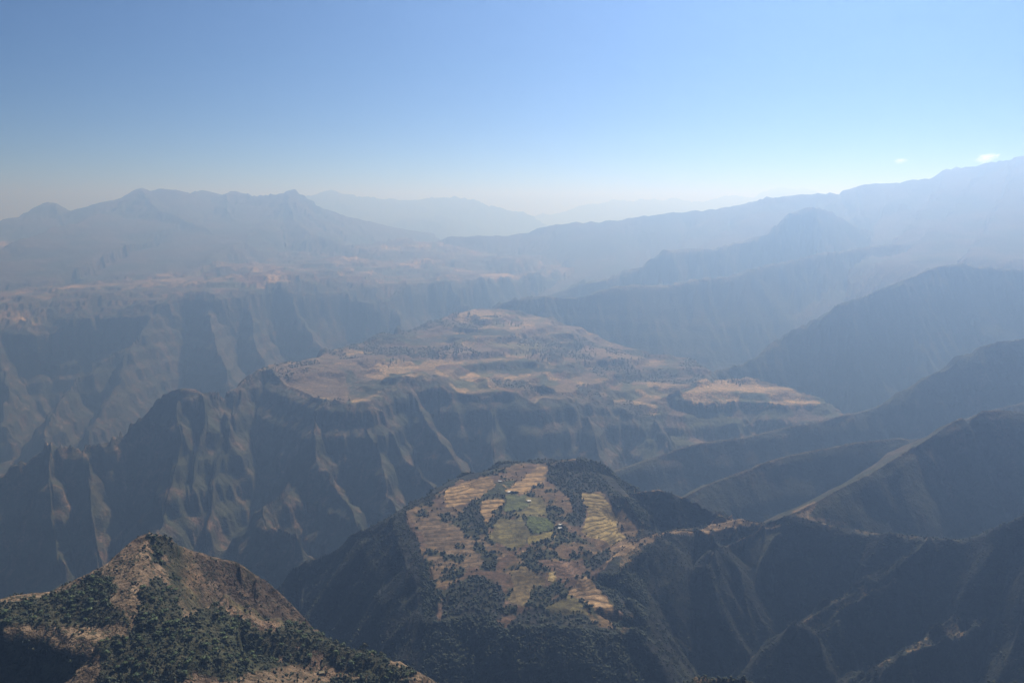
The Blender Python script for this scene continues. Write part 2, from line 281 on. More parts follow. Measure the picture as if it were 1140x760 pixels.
def smooth(a, n=1):
    for _ in range(n):
        a = np.pad(a, 1, mode='edge'); a = (a[:-2, 1:-1] + 2 * a[1:-1, 1:-1] + a[2:, 1:-1]) / 4
        a = np.pad(a, ((0, 0), (1, 1)), mode='edge'); a = (a[:, :-2] + 2 * a[:, 1:-1] + a[:, 2:]) / 4
    return a
def slope_xy(h):
    gr = np.gradient(h, RR, axis=0); ga = np.gradient(h, AZ, axis=1) / RR[:, None]
    s, c = np.sin(AZ)[None, :], np.cos(AZ)[None, :]
    return gr * s + ga * c, gr * c - ga * s          # d/dx, d/dy
lut = np.array([L['ero'] for L in LF] + [0.6], np.float32); EROS = smooth(lut[OWN], 3)
lut = np.array([L['amp'] for L in LF] + [1.0], np.float32); AMPN = smooth(lut[OWN], 3)
cell = (RR * math.radians(0.05))[:, None] * np.ones((1, NA))
PX0, PY0 = project(X, Y, H)
ONM = np.array([L['name'] for L in LF] + ['valley'])[OWN]
def isn(n): return ONM == n

H = H + (AMPN * (fbm(X, Y, 650, 21, 5, 0.52) * 42)).astype(np.float32)
H += ((isn('plateau') | isn('bench') | isn('tableland')) * (fbm(X, Y, 260, 27, 4) * 22 + fbm(X, Y, 800, 28, 3) * 34) + isn('tableland') * sstep(7000, 9800, Y) * fbm(X, Y, 1500, 33, 4) * 130).astype(np.float32) + (isn('far_range') * fbm(X, Y, 2000, 29, 6, .6) * 380 + (isn('mountain_range') * 30 + isn('mountain_ridge') * 45) * fbm(X, Y, 700, 31, 5, .6)).astype(np.float32)
# gullies that run down the slopes, branching from wide to narrow
gx, gy = slope_xy(smooth(H, 2)); gx = smooth(gx, 3); gy = smooth(gy, 3)
ex = np.zeros_like(gx); ey = np.zeros_like(gx)
SL0 = np.hypot(gx, gy)
fade = sstep(0.16 - .1 * isn('tableland'), 0.62 - .28 * isn('tableland'), SL0) * EROS
def gully(x, y, dx, dy, lam, seed):
    fx0 = x / lam; fy0 = y / lam; ix = np.floor(fx0); iy = np.floor(fy0); fx = fx0 - ix; fy = fy0 - iy
    ix = ix.astype(np.int64); iy = iy.astype(np.int64)
    c = np.zeros_like(fx); s = np.zeros_like(fx); ws = np.zeros_like(fx)
    for i in (-1, 0, 1, 2):
        for j in (-1, 0, 1, 2):
            ox = fx - i - (hash2(ix + i, iy + j, seed) - 0.5); oy = fy - j - (hash2(ix + i, iy + j, seed + 3) - 0.5)
            w = np.exp(-2.0 * (ox * ox + oy * oy)); ph = (ox * dx + oy * dy) * (2 * math.pi)
            c += w * np.cos(ph); s += w * np.sin(ph); ws += w
    return c / ws, -s / ws
for k, (lam, amp) in enumerate(((620, 34), (300, 26), (140, 17), (66, 9), (30, 4))):
    for i0 in range(0, NR, 60):
        sl = slice(i0, min(NR, i0 + 60))
        use = 1.0 - sstep(0.12, 0.3, cell[sl] / lam)
        if lam > 100: use = use * sstep(700, 1900, Y[sl]) if lam > 250 else use
        if use.max() < 0.02: continue
        ax = gx[sl] + ex[sl]; ay = gy[sl] + ey[sl]; n = np.hypot(ax, ay) + 1e-4
        dx = -ay / n; dy = ax / n
        c, s = gully(X[sl].astype(np.float64), Y[sl].astype(np.float64), dx, dy, lam, 40 + k)
        f = fade[sl] * use * amp * np.clip(.85 + 1.5 * fbm(X[sl], Y[sl], 900 + 2 * lam, 140 + k, 3), .15, 1.7)
        H[sl] += (f * (c - 0.1)).astype(np.float32)
        g = s * f * 2 * math.pi / lam
        ex[sl] += g * dx; ey[sl] += g * dy
# rock beds: shelves on the tablelands, ledges on the walls
tb = (isn('plateau') | isn('bench') | isn('tableland')) & (SL0 < .34)
for m_, S_, k_, lam_ in ((smooth(tb.astype(np.float32), 3), 46.0, .8, 500), (smooth((~tb & (Y > 2700)).astype(np.float32), 3) * sstep(.3, .6, SL0) * (1 - .75 * smooth((isn('dark_ridge') | isn('mountain_ridge')).astype(np.float32), 3)), 105.0, .42, 900)):
    zn = H / S_ + .5 * fbm(X, Y, lam_, 51, 4); fl_ = np.floor(zn); fr_ = zn - fl_
    H += (m_ * k_ * S_ * (sstep(.6, .95, fr_) - fr_)).astype(np.float32)
near = 1 - sstep(2600, 4200, Y)
H += (AMPN * fbm(X, Y, 60, 61, 4) * (2.5 + 5 * sstep(0.4, 0.9, SL0)) * (0.35 + 0.65 * near)).astype(np.float32)
PX, PY = project(X, Y, H)
GX, GY = slope_xy(H); SL = np.hypot(GX, GY)

# ------------------------------------------------------------------ what grows where: base colours of the ground
NAMES = [L['name'] for L in LF] + ['valley']
kind_lut = np.array(sorted(set(NAMES)), dtype=object); kidx = {n: i for i, n in enumerate(kind_lut)}
KIND = np.array([kidx[n] for n in NAMES], np.int16)[OWN]
def c3(*c): return np.array(c, np.float32)
TAN, GOLD, BROWN, GREEN, OLIVE = c3(.30, .215, .125), c3(.47, .33, .17), c3(.155, .105, .078), c3(.125, .185, .055), c3(.20, .185, .085)
SCRUB, ROCK, FOREST, REDDISH = c3(.062, .070, .036), c3(.165, .125, .092), c3(.030, .044, .020), c3(.235, .145, .10)
n1 = fbm(X, Y, 320, 71, 5); n2 = fbm(X, Y, 90, 81, 4); n3 = fbm(X, Y, 26, 91, 3); n4 = fbm(X, Y, 11, 95, 2)
def mix(a, b, t): return a + (b - a) * t[..., None]
C = np.broadcast_to(SCRUB, (NR, NA, 3)).copy()
C = mix(C, c3(.215, .142, .10), sstep(-0.35, 0.25, n2 + 0.5 * n1) * 0.9)
C = mix(C, SCRUB * 0.75, sstep(-.08, 0.1, n3 * .8 + n2 * .5 + n1 * 0.4) * 0.85)
flat = 1 - sstep(0.22, 0.42, SL0 + 0.08 * n2)
isk = lambda n: KIND == kidx[n]
# tablelands: patchwork of small fields between scrub
w1 = fbm(X, Y, 140, 77, 3); w2 = fbm(X + 500, Y, 140, 78, 3); farcell = sstep(6500, 9000, Y)
va, ea = voronoi(X + w1 * 60, (Y + w2 * 70) * 0.75, 82.0, 301); vb, eb = voronoi(X + w1 * 120, (Y + w2 * 160) * 0.7, 190.0, 311)
vid = np.where(Y < 7400, va, vb); ved = np.where(Y < 7400, ea, eb)
pal = 1.2 * np.stack([TAN * .8, GOLD * 0.85, BROWN * 1.3, OLIVE * .8, TAN * 0.7, SCRUB * 1.5, REDDISH * 0.8, BROWN * 1.6, GOLD, TAN])
fieldc = pal[np.clip((vid * len(pal)).astype(int), 0, len(pal) - 1)]
fieldc = mix(fieldc, np.broadcast_to(SCRUB * 1.4, fieldc.shape), (1 - sstep(2, 10, ved + n3 * 8)) * .7)
rough = mix(np.broadcast_to(BROWN * 1.25, fieldc.shape), np.broadcast_to(SCRUB * 1.2, fieldc.shape), sstep(-.2, .3, n2 + .5 * w1))
fieldc = mix(rough, fieldc, sstep(-.12, .12, fbm(X, Y, 700, 171, 4) + .25 * w1))
big = isk('plateau') | isk('bench') | isk('tableland')
fieldc = np.where(isk('tableland')[..., None], fieldc * c3(1.18, 1.12, 1.08), fieldc)
woods = sstep(0.02, 0.25, n1 * 0.9 + 0.35 * n2)
tf = flat * (1 - 0.85 * woods)
C = np.where(big[..., None], mix(C, fieldc, tf), C)
inb = inpoly(PX0 + 6 * n2, PY0 + 2 * n1, [(755, 434), (775, 421), (800, 412), (832, 416), (850, 425), (875, 432), (905, 441), (914, 450), (870, 454), (830, 448), (790, 449), (765, 446)])
C = np.where(isk('bench')[..., None], mix(np.broadcast_to(SCRUB * 1.3, C.shape), np.broadcast_to(BROWN * 1.2, C.shape), sstep(-.2, .3, n2)), C)
C = np.where((isk('bench') & inb)[..., None], mix(np.broadcast_to(GOLD, C.shape), fieldc, sstep(.0, .25, n2 + .5 * n1)), C)
far = isk('mountain_ridge') | isk('mountain_range') | isk('far_range')
C = np.where(far[..., None], mix(np.broadcast_to(ROCK * 1.05, C.shape), np.broadcast_to(SCRUB * 1.3, C.shape), sstep(-.3, .4, n1)), C)
dk = isk('dark_ridge')
C = np.where(dk[..., None], mix(np.broadcast_to(SCRUB, C.shape), np.broadcast_to(ROCK * .9, C.shape), sstep(.1, .5, n2)), C)
C = np.where(dk[..., None], mix(C, np.broadcast_to(TAN * .9, C.shape), flat * .5), C)
for poly, cc in (([(300, 408), (400, 390), (430, 400), (400, 430), (385, 450), (340, 440)], c3(.20, .145, .105)), ([(408, 412), (425, 403), (450, 400), (470, 404), (455, 411), (425, 420)], GOLD), ([(455, 402), (480, 396), (505, 402), (480, 408)], GOLD * .9), ([(470, 394), (540, 386), (545, 396), (490, 402)], c3(.27, .20, .15)),
                 ([(515, 346), (545, 344), (568, 352), (540, 354), (505, 357)], GOLD * .9), ([(545, 384), (575, 383), (610, 392), (575, 395)], OLIVE * 1.15), ([(640, 384), (690, 387), (712, 395), (660, 399)], c3(.30, .215, .155)), ([(600, 356), (650, 366), (700, 382), (640, 374)], c3(.24, .18, .13)),
                 ([(590, 424), (625, 430), (648, 444), (600, 434)], TAN * .8), ([(670, 395), (735, 398), (740, 404), (690, 404)], TAN), ([(455, 379), (500, 366), (560, 368), (575, 376), (540, 380), (480, 381)], SCRUB * .8), ([(575, 376), (620, 380), (650, 384), (600, 388)], SCRUB * .8), ([(380, 408), (405, 418), (430, 420), (440, 412), (470, 412), (430, 430), (395, 440)], SCRUB), ([(500, 406), (560, 400), (640, 404), (640, 412), (560, 412)], SCRUB)):
    m = isk('plateau') & (Y > 4000) & inpoly(PX0 + 10 * w1 + 4 * n3, PY0 + 3.5 * w2 + 2 * n3, poly); C = np.where(m[..., None], mix(np.broadcast_to(cc, C.shape), fieldc, sstep(.1, .4, n3 + .3 * w1) * .55), C)
WOODS = [[(160, 592), (188, 594), (195, 640), (202, 690), (150, 704), (158, 655), (178, 635), (168, 612)], [(-20, 668), (60, 655), (104, 630), (120, 636), (128, 650), (122, 668), (150, 690), (100, 690), (-20, 692)],
         [(185, 696), (250, 664), (300, 684), (345, 703), (400, 724), (466, 752), (440, 757), (345, 737), (280, 745), (240, 770), (110, 770), (110, 714), (150, 700)], [(380, 752), (440, 752), (470, 775), (330, 775)]]
# near hill: dry grass with gullied red earth on its right flank
nh = isk('near_hill')
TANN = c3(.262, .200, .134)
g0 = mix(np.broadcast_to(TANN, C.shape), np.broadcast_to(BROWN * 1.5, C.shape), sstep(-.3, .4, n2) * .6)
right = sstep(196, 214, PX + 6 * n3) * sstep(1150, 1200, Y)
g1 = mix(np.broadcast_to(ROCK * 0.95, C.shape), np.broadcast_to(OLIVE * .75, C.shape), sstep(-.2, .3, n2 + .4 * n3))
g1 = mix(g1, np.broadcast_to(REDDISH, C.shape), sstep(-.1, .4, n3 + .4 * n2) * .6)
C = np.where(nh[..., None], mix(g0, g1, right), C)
WOODM = np.zeros_like(nh)
for p in WOODS: WOODM |= nh & inpoly(PX0 + 9 * n3, PY0 + 7 * n2, p)
WOODM &= ~((n2 + .35 * n3 > .2) & (PX < 420))
C = np.where(WOODM[..., None], mix(np.broadcast_to(c3(.085, .085, .05), C.shape), np.broadcast_to(SCRUB, C.shape), sstep(-.2, .2, n3)), C)
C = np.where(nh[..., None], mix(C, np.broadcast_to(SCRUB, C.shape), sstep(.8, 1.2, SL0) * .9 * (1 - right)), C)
# terraced spur: fields laid out on its top
ts = isk('terraced_spur')
s0 = mix(np.broadcast_to(BROWN * 1.15, C.shape), np.broadcast_to(TAN * .8, C.shape), sstep(-.2, .35, n2))
s0 = mix(s0, np.broadcast_to(SCRUB, C.shape), sstep(.12, .32, n1 * .6 + n3 * .7))
top = ts & inpoly(PX0 + 7 * n2 + 4 * n3, PY0 + 5 * n2 + 3 * n3, [(450, 575), (480, 552), (510, 535), (560, 522), (600, 514), (642, 513), (668, 533), (694, 553), (714, 588), (701, 605), (672, 624), (655, 640), (664, 652), (680, 668), (692, 680), (692, 700), (655, 700), (600, 695), (565, 697), (530, 682), (485, 690), (480, 640), (466, 605)]) & (Y < 2700) & (Y > 1800)
fst = mix(np.broadcast_to(FOREST * .9, C.shape), np.broadcast_to(SCRUB * .8, C.shape), sstep(-.1, .4, n3))
C = np.where(ts[..., None], fst, C)
C = np.where(top[..., None], s0, C)
dt_wood = [[(640, 515), (668, 528), (694, 552), (700, 556), (690, 568), (668, 548), (648, 548), (652, 575), (645, 585), (634, 580), (636, 556), (610, 536), (608, 520)],
           [(500, 650), (530, 638), (555, 650), (562, 665), (555, 690), (490, 690), (492, 660)], [(568, 692), (580, 680), (604, 674), (624, 660), (634, 664), (655, 688), (660, 700), (560, 700)],
           [(520, 566), (536, 570), (540, 584), (524, 590), (518, 580)], [(655, 618), (676, 606), (680, 618), (660, 634)]]
WDM = top & (n1 * .6 + n3 * .7 > .24)
for p in dt_wood:
    m = top & inpoly(PX0 + 4 * n3, PY0 + 3 * n2, p); C = np.where(m[..., None], fst, C); WDM |= m
FIELDS = [  # outline, colour, terrace strength, name, label
    ([(561, 551), (586, 551), (588, 563), (583, 567), (559, 569), (563, 559)], c3(.11, .135, .065), .2, 'crop_field', 'dull green crop field left of the upper hut on the spur top'),
    ([(586, 553), (604, 555), (611, 568), (609, 574), (575, 575), (573, 571), (588, 564)], OLIVE, .5, 'crop_field', 'narrow olive field right beside the upper hut on the spur'),
    ([(590, 575), (609, 575), (617, 584), (615, 589), (599, 594), (591, 592), (584, 584)], c3(.125, .165, .06), .1, 'crop_field', 'brightest green crop field on the spur, left of the paired huts'),
    ([(584, 594), (599, 595), (615, 590), (617, 595), (602, 602), (587, 606)], c3(.27, .24, .09), .2, 'crop_field', 'yellow green strip field below the bright green field'),
    ([(556, 578), (583, 576), (584, 586), (590, 593), (583, 596), (582, 605), (570, 610), (541, 596)], OLIVE * .9, .5, 'crop_field', 'broad grey olive field on the left of the bright green field'),
    ([(548, 536), (575, 536), (563, 549), (536, 553)], c3(.07, .085, .045), .1, 'crop_field', 'dark green garden plot around the far huts'),
    ([(495, 548), (515, 536), (545, 530), (550, 539), (535, 553), (520, 557), (495, 566)], GOLD * .8, .85, 'crop_field', 'pale gold terraced field on the far left rim of the spur'),
    ([(536, 556), (560, 555), (561, 560), (550, 573), (540, 582), (535, 569)], GOLD * .8, .9, 'crop_field', 'gold terraced field stepping down left of the green fields'),
    ([(578, 536), (598, 518), (607, 521), (604, 539), (586, 550), (562, 547)], GOLD * .85, .7, 'crop_field', 'straw gold field at the far end of the spur top'),
    ([(648, 549), (669, 549), (690, 570), (690, 587), (700, 598), (682, 601), (657, 597), (645, 589), (655, 570)], c3(.33, .265, .115), 1.0, 'terraced_field', 'curved flight of narrow golden terraces on the right of the spur'),
    ([(651, 639), (657, 645), (673, 664), (688, 681), (690, 691), (676, 690), (663, 677), (644, 664), (631, 660), (644, 643)], TAN * 1.05, .9, 'terraced_field', 'long tan terraced field on the sharp lower right corner of the spur'),
    ([(631, 662), (644, 666), (657, 685), (615, 683), (607, 678)], OLIVE * .85, .5, 'crop_field', 'olive field between tree rows at the lower end of the spur'),
    ([(565, 637), (586, 631), (605, 643), (605, 650), (594, 652), (588, 669), (580, 677), (565, 669), (573, 653)], c3(.215, .175, .095), .5, 'crop_field', 'round brown grey field at the lower left edge of the spur'),
    ([(597, 624), (634, 625), (645, 632), (644, 640), (626, 648), (619, 647), (620, 636), (605, 632)], BROWN * 1.45, .75, 'crop_field', 'dark brown fallow field in the lower middle of the spur'),
    ([(609, 639), (619, 636), (618, 647), (607, 647)], c3(.44, .36, .18), .1, 'crop_field', 'small pale bare patch between two brown fields'),
    ([(460, 574), (500, 562), (530, 584), (540, 600), (565, 615), (530, 628), (484, 634), (472, 602)], c3(.20, .15, .10), .62, 'crop_field', 'wide dull tan slope of old terraces on the left of the spur'),
]
sv, se = voronoi((X + n2 * 25) * .55, Y + n3 * 12 + n2 * 20, 24.0, 331)
TERR = np.zeros((NR, NA), np.float32) + (top * .45) + (nh * right * .1 + nh * ~WOODM * (1 - right) * .06).astype(np.float32); FID = np.full((NR, NA), -1, np.int16)
for fi, (poly, colr, tw, nm, lab) in enumerate(FIELDS):
    m = top & inpoly(PX0 + 3.2 * n3 + 3 * n2 + 1.5 * n4, PY0 + 1.8 * n3 + 1.6 * n2 + n4, poly) & ((fi < 15) | (n2 * .8 + n3 * .7 + .3 * n1 < .2)); C = np.where(m[..., None], colr * (1.15 + .16 * n3 + .25 * n2 + .34 * (sv - .5) - .3 * (1 - sstep(.5, 2.5, se)))[..., None], C); TERR = np.where(m, tw, TERR); FID = np.where(m, fi, FID)
for path in ([(622, 590), (612, 601), (592, 611), (562, 617), (530, 628), (500, 634)], [(623, 592), (640, 602), (660, 612), (690, 606), (720, 599)], [(592, 560), (604, 574), (620, 586)], [(560, 540), (575, 550), (588, 558)]):
    for (xa, ya), (xb, yb) in zip(path, path[1:]):
        t_ = np.clip(((PX0 - xa) * (xb - xa) + (PY0 - ya) * (yb - ya)) / ((xb - xa) ** 2 + (yb - ya) ** 2), 0, 1)
        C = np.where((ts & top & (np.hypot(PX0 + 5 * n2 - xa - t_ * (xb - xa), (PY0 + 3 * n2 - ya - t_ * (yb - ya)) * 1.6) < .8))[..., None], TAN * 1.5, C)
# tan saddles and lit crest strips on the spur's ridges
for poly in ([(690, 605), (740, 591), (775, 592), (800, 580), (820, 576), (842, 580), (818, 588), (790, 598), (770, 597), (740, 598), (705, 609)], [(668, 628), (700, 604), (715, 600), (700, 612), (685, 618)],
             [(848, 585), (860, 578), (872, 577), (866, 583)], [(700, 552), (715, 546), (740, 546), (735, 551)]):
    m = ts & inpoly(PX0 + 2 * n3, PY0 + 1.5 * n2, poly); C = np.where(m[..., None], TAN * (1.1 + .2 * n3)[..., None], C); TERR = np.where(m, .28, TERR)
C = np.where((dk & (Y < 2500) & inpoly(PX0, PY0, [(880, 570), (900, 560), (912, 560), (900, 572), (945, 583), (930, 588)]))[..., None], TAN * 1.05, C)
m = ts & ~top & (Y < 1850) & inpoly(PX0 + 5 * n3 + 3 * n4, PY0 + 4 * n2 + 2 * n4, [(580, 726), (594, 714), (612, 708), (608, 722), (600, 730)]); C = np.where(m[..., None], TAN * .95, C)
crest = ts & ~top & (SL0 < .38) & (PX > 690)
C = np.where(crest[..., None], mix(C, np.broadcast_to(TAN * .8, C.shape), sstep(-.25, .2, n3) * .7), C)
C = np.where((isk('plateau') | isk('bench'))[..., None], C * 1.25, C)
C = np.clip(C * np.array([.325,.30,.285],np.float32) * (1 + 0.16 * n3 + 0.12 * n1)[..., None], 0.012, 0.7)
# terraces and field steps are real little steps in the ground
zq = H / 4.0; H = H + (TERR * sstep(.1, .9, TERR) * 0.9 * (np.floor(zq) + sstep(.55, 1.0, zq - np.floor(zq)) - zq) * 4.0).astype(np.float32) * (TERR > .3)

# ------------------------------------------------------------------ materials
def nodes(m): m.use_nodes = True; return m.node_tree, m.node_tree.nodes, m.node_tree.links
def ground_material():
    m = bpy.data.materials.new('ground'); nt, N, L = nodes(m); b = N['Principled BSDF']
    b.inputs['Roughness'].default_value = 0.95; b.inputs['Specular IOR Level'].default_value = 0.08
    at = N.new('ShaderNodeAttribute'); at.attribute_name = 'soil'
    te = N.new('ShaderNodeAttribute'); te.attribute_name = 'terrace'
    geo = N.new('ShaderNodeNewGeometry')
    def noise(scale, det=5, rough=0.6):
        n = N.new('ShaderNodeTexNoise'); n.inputs['Scale'].default_value = scale; n.inputs['Detail'].default_value = det; n.inputs['Roughness'].default_value = rough
        L.new(geo.outputs['Position'], n.inputs['Vector']); return n
    def math_(op, a, bb=None, **k):
        n = N.new('ShaderNodeMath'); n.operation = op
        for i, v in enumerate((a, bb)):
            if v is None: continue
            if hasattr(v, 'is_linked') or hasattr(v, 'links'): L.new(v, n.inputs[i])
            else: n.inputs[i].default_value = v
        return n.outputs[0]
    def ramp(v, a, b_, lo=0.0, hi=1.0):
        n = N.new('ShaderNodeMapRange'); n.interpolation_type = 'SMOOTHSTEP'
        n.inputs['From Min'].default_value = a; n.inputs['From Max'].default_value = b_; n.inputs['To Min'].default_value = lo; n.inputs['To Max'].default_value = hi
        L.new(v, n.inputs['Value']); return n.outputs[0]
    big = noise(0.012, 6, .65); mid = noise(0.07, 5, .7); bush = noise(0.16, 2, .5)
    v = math_('MULTIPLY', ramp(big.outputs['Fac'], .3, .7, .72, 1.3), ramp(mid.outputs['Fac'], .32, .68, .48, 1.55))
    mul = N.new('ShaderNodeMix'); mul.data_type = 'RGBA'; mul.blend_type = 'MULTIPLY'; mul.inputs[0].default_value = 1.0
    L.new(at.outputs['Color'], mul.inputs[6])
    cmb = N.new('ShaderNodeCombineColor'); [L.new(v, cmb.inputs[i]) for i in range(3)]; L.new(cmb.outputs[0], mul.inputs[7])
    # dark shrubs dotted over the ground
    shr = N.new('ShaderNodeMix'); shr.data_type = 'RGBA'; L.new(mul.outputs[2], shr.inputs[6]); shr.inputs[7].default_value = (.013, .018, .009, 1)
    dens = math_('MULTIPLY', ramp(math_('ADD', bush.outputs['Fac'], math_('MULTIPLY', big.outputs['Fac'], .35)), .74, .80), ramp(te.outputs['Fac'], 0.02, .2, .85, .12))
    L.new(dens, shr.inputs[0])
    # grass banks and stone edges of the terraces follow the height lines
    sep = N.new('ShaderNodeSeparateXYZ'); L.new(geo.outputs['Position'], sep.inputs[0])
    wv = math_('ADD', math_('MULTIPLY', sep.outputs['Z'], .25), math_('MULTIPLY', mid.outputs['Fac'], .9))
    fr = math_('FRACT', wv); line = math_('MULTIPLY', ramp(fr, .62, .8), ramp(fr, .985, .93))
    ln = math_('MULTIPLY', math_('MULTIPLY', line, te.outputs['Fac']), .95)
    tm = N.new('ShaderNodeMix'); tm.data_type = 'RGBA'; L.new(shr.outputs[2], tm.inputs[6]); tm.inputs[7].default_value = (.026, .021, .015, 1); L.new(ln, tm.inputs[0])
    L.new(tm.outputs[2], b.inputs['Base Color'])
    bp = N.new('ShaderNodeBump'); bp.inputs['Strength'].default_value = 1.0; bp.inputs['Distance'].default_value = 1.0
    hh = math_('ADD', math_('MULTIPLY', mid.outputs['Fac'], 9.0), math_('MULTIPLY', big.outputs['Fac'], 26.0))
    hh = math_('MULTIPLY', hh, ramp(te.outputs['Fac'], 0.0, .25, 1.0, .12))
    L.new(math_('ADD', hh, math_('MULTIPLY', dens, 2.0)), bp.inputs['Height']); L.new(bp.outputs[0], b.inputs['Normal'])
    return m
def leaf_material(name, c0, c1, scale):
    m = bpy.data.materials.new(name); nt, N, L = nodes(m); b = N['Principled BSDF']
    b.inputs['Roughness'].default_value = 0.8; b.inputs['Specular IOR Level'].default_value = 0.15
    geo = N.new('ShaderNodeNewGeometry'); n = N.new('ShaderNodeTexNoise'); n.inputs['Scale'].default_value = scale; n.inputs['Detail'].default_value = 3
    L.new(geo.outputs['Position'], n.inputs['Vector'])
    r = N.new('ShaderNodeValToRGB'); r.color_ramp.elements[0].position = .35; r.color_ramp.elements[1].position = .68
    r.color_ramp.elements[0].color = (*c0, 1); r.color_ramp.elements[1].color = (*c1, 1)
    L.new(n.outputs['Fac'], r.inputs[0]); L.new(r.outputs[0], b.inputs['Base Color']); return m
def plain_material(name, c, rough=.8, var=.25, scale=.6, metal=0.0):
    m = bpy.data.materials.new(name); nt, N, L = nodes(m); b = N['Principled BSDF']; b.inputs['Roughness'].default_value = rough; b.inputs['Metallic'].default_value = metal
    geo = N.new('ShaderNodeNewGeometry'); n = N.new('ShaderNodeTexNoise'); n.inputs['Scale'].default_value = scale; n.inputs['Detail'].default_value = 4
    L.new(geo.outputs['Position'], n.inputs['Vector'])
    r = N.new('ShaderNodeValToRGB'); r.color_ramp.elements[0].color = (*[v * (1 - var) for v in c], 1); r.color_ramp.elements[1].color = (*[min(.9, v * (1 + var)) for v in c], 1)
    L.new(n.outputs['Fac'], r.inputs[0]); L.new(r.outputs[0], b.inputs['Base Color']); return m
M_GROUND = ground_material()
M_LEAF = leaf_material('leaf', (.015, .026, .010), (.054, .072, .026), .12)
M_WOOD = leaf_material('woodland_leaf', (.009, .015, .008), (.027, .034, .016), .05)
M_EUC = leaf_material('eucalyptus_leaf', (.012, .019, .012), (.027, .034, .020), .08)
M_BARK = plain_material('bark', (.05, .04, .028))

# ------------------------------------------------------------------ terrain objects, one per landform
gyv = np.dstack([-GX, -GY, np.ones_like(GX)])
GX2, GY2 = slope_xy(H); NRM = np.dstack([-GX2, -GY2, np.ones_like(GX2)]); NRM /= np.linalg.norm(NRM, axis=2, keepdims=True)
V = np.dstack([X, Y, H]).reshape(-1, 3).astype(np.float32); NRMf = NRM.reshape(-1, 3).astype(np.float32); Cf = C.reshape(-1, 3).astype(np.float32); Tf = TERR.ravel()
gi = np.arange(NR * NA, dtype=np.int32).reshape(NR, NA)
Q = np.stack([gi[:-1, :-1], gi[:-1, 1:], gi[1:, 1:], gi[1:, :-1]], -1).reshape(-1, 4)
INFO = [('valley', 'deep dark valley floor between the mountain ridges', 'valley')]
# split repeats of one kind into the landforms a viewer would name
SUBS = []; seen = {}
LAB = {
 'near_hill': 'steep tan hill dotted with dark bushes at the lower left', 'terraced_spur': 'spur topped by terraced fields with forested dark flanks below',
 'plateau': 'broad farmed plateau with fluted dark cliffs in the middle distance', 'bench': 'low pale gold bench of fields in the valley right of the plateau',
 'tableland': 'hazy tableland on the left with a wall of shaded cliffs', 'mountain_range': 'blue grey mountains with a pointed peak on the left skyline',
 'mountain_ridge': 'pale hazy ridge climbing to the right along the skyline', 'valley': 'deep shaded valley floor between the ridges'}
DK = ['dark ridge with a narrow notch and a pale crest line, nearest on the right', 'low dark ridge just behind the notched ridge', 'long dark ridge falling from the right edge towards the valley',
      'hazy blue ridge in front of the shouldered peak on the right', 'low wooded ridge behind the far end of the plateau', 'hazy ridge with a square shouldered peak below the right skyline']
FR = ['pale far range in the middle of the skyline', 'faintest farthest range almost lost in the haze']; KN = ['small wooded knoll peeping in at the bottom edge, right of centre', 'small wooded knoll peeping in at the bottom right corner']
objid = np.zeros(len(LF) + 1, np.int16); OB = []
def ob_for(name, label):
    if (name, label) not in OB: OB.append((name, label))
    return OB.index((name, label))
cnt = {'dark_ridge': 0, 'far_range': 0, 'knoll': 0}
for i, L in enumerate(LF):
    n = L['name']
    if n in cnt:
        lab = {'dark_ridge': DK, 'far_range': FR, 'knoll': KN}[n][cnt[n]]; cnt[n] += 1
    else: lab = LAB[n]
    objid[i] = ob_for(n, lab)
objid[len(LF)] = ob_for('valley', LAB['valley'])
FO = len(OB); OB += [(f[3], f[4]) for f in FIELDS]
vo = objid[OWN]; vo = np.where(FID >= 0, FO + FID, vo)
fo = vo[:-1, :-1].ravel()
CATS = {'near_hill': 'hill', 'terraced_spur': 'spur', 'plateau': 'plateau', 'bench': 'plateau', 'tableland': 'plateau', 'mountain_range': 'mountains', 'mountain_ridge': 'mountain', 'valley': 'valley', 'dark_ridge': 'ridge', 'far_range': 'mountains', 'knoll': 'hill', 'crop_field': 'field', 'terraced_field': 'field'}
def mesh_from(name, v, f, mat, nrm=None, smooth_=True):
    me = bpy.data.meshes.new(name); k = f.shape[1]
    me.vertices.add(len(v)); me.vertices.foreach_set('co', np.ascontiguousarray(v, np.float32).ravel())
    me.loops.add(f.size); me.loops.foreach_set('vertex_index', np.ascontiguousarray(f, np.int32).ravel())
    me.polygons.add(len(f)); me.polygons.foreach_set('loop_start', np.arange(0, f.size, k, dtype=np.int32)); me.polygons.foreach_set('loop_total', np.full(len(f), k, np.int32))
    me.polygons.foreach_set('use_smooth', np.full(len(f), smooth_)); me.update(calc_edges=True)
    me.materials.append(mat)
    if nrm is not None: me.normals_split_custom_set_from_vertices(nrm)
    return me
def tag(o, label, cat, group=None, kind=None):
    o['label'] = label; o['category'] = cat
    if group: o['group'] = group
    if kind: o['kind'] = kind
for oi, (name, lab) in enumerate(OB):
    f = Q[fo == oi]
    if len(f) == 0: continue
    u, inv = np.unique(f.ravel(), return_inverse=True)
    me = mesh_from(name, V[u], inv.reshape(-1, 4), M_GROUND, NRMf[u])
    a = me.attributes.new('soil', 'FLOAT_COLOR', 'POINT'); a.data.foreach_set('color', np.hstack([Cf[u], np.ones((len(u), 1), np.float32)]).ravel())
    a = me.attributes.new('terrace', 'FLOAT', 'POINT'); a.data.foreach_set('value', np.ascontiguousarray(Tf[u], np.float32))
    o = bpy.data.objects.new(name, me); COL.objects.link(o); tag(o, lab, CATS[name], kind='structure')

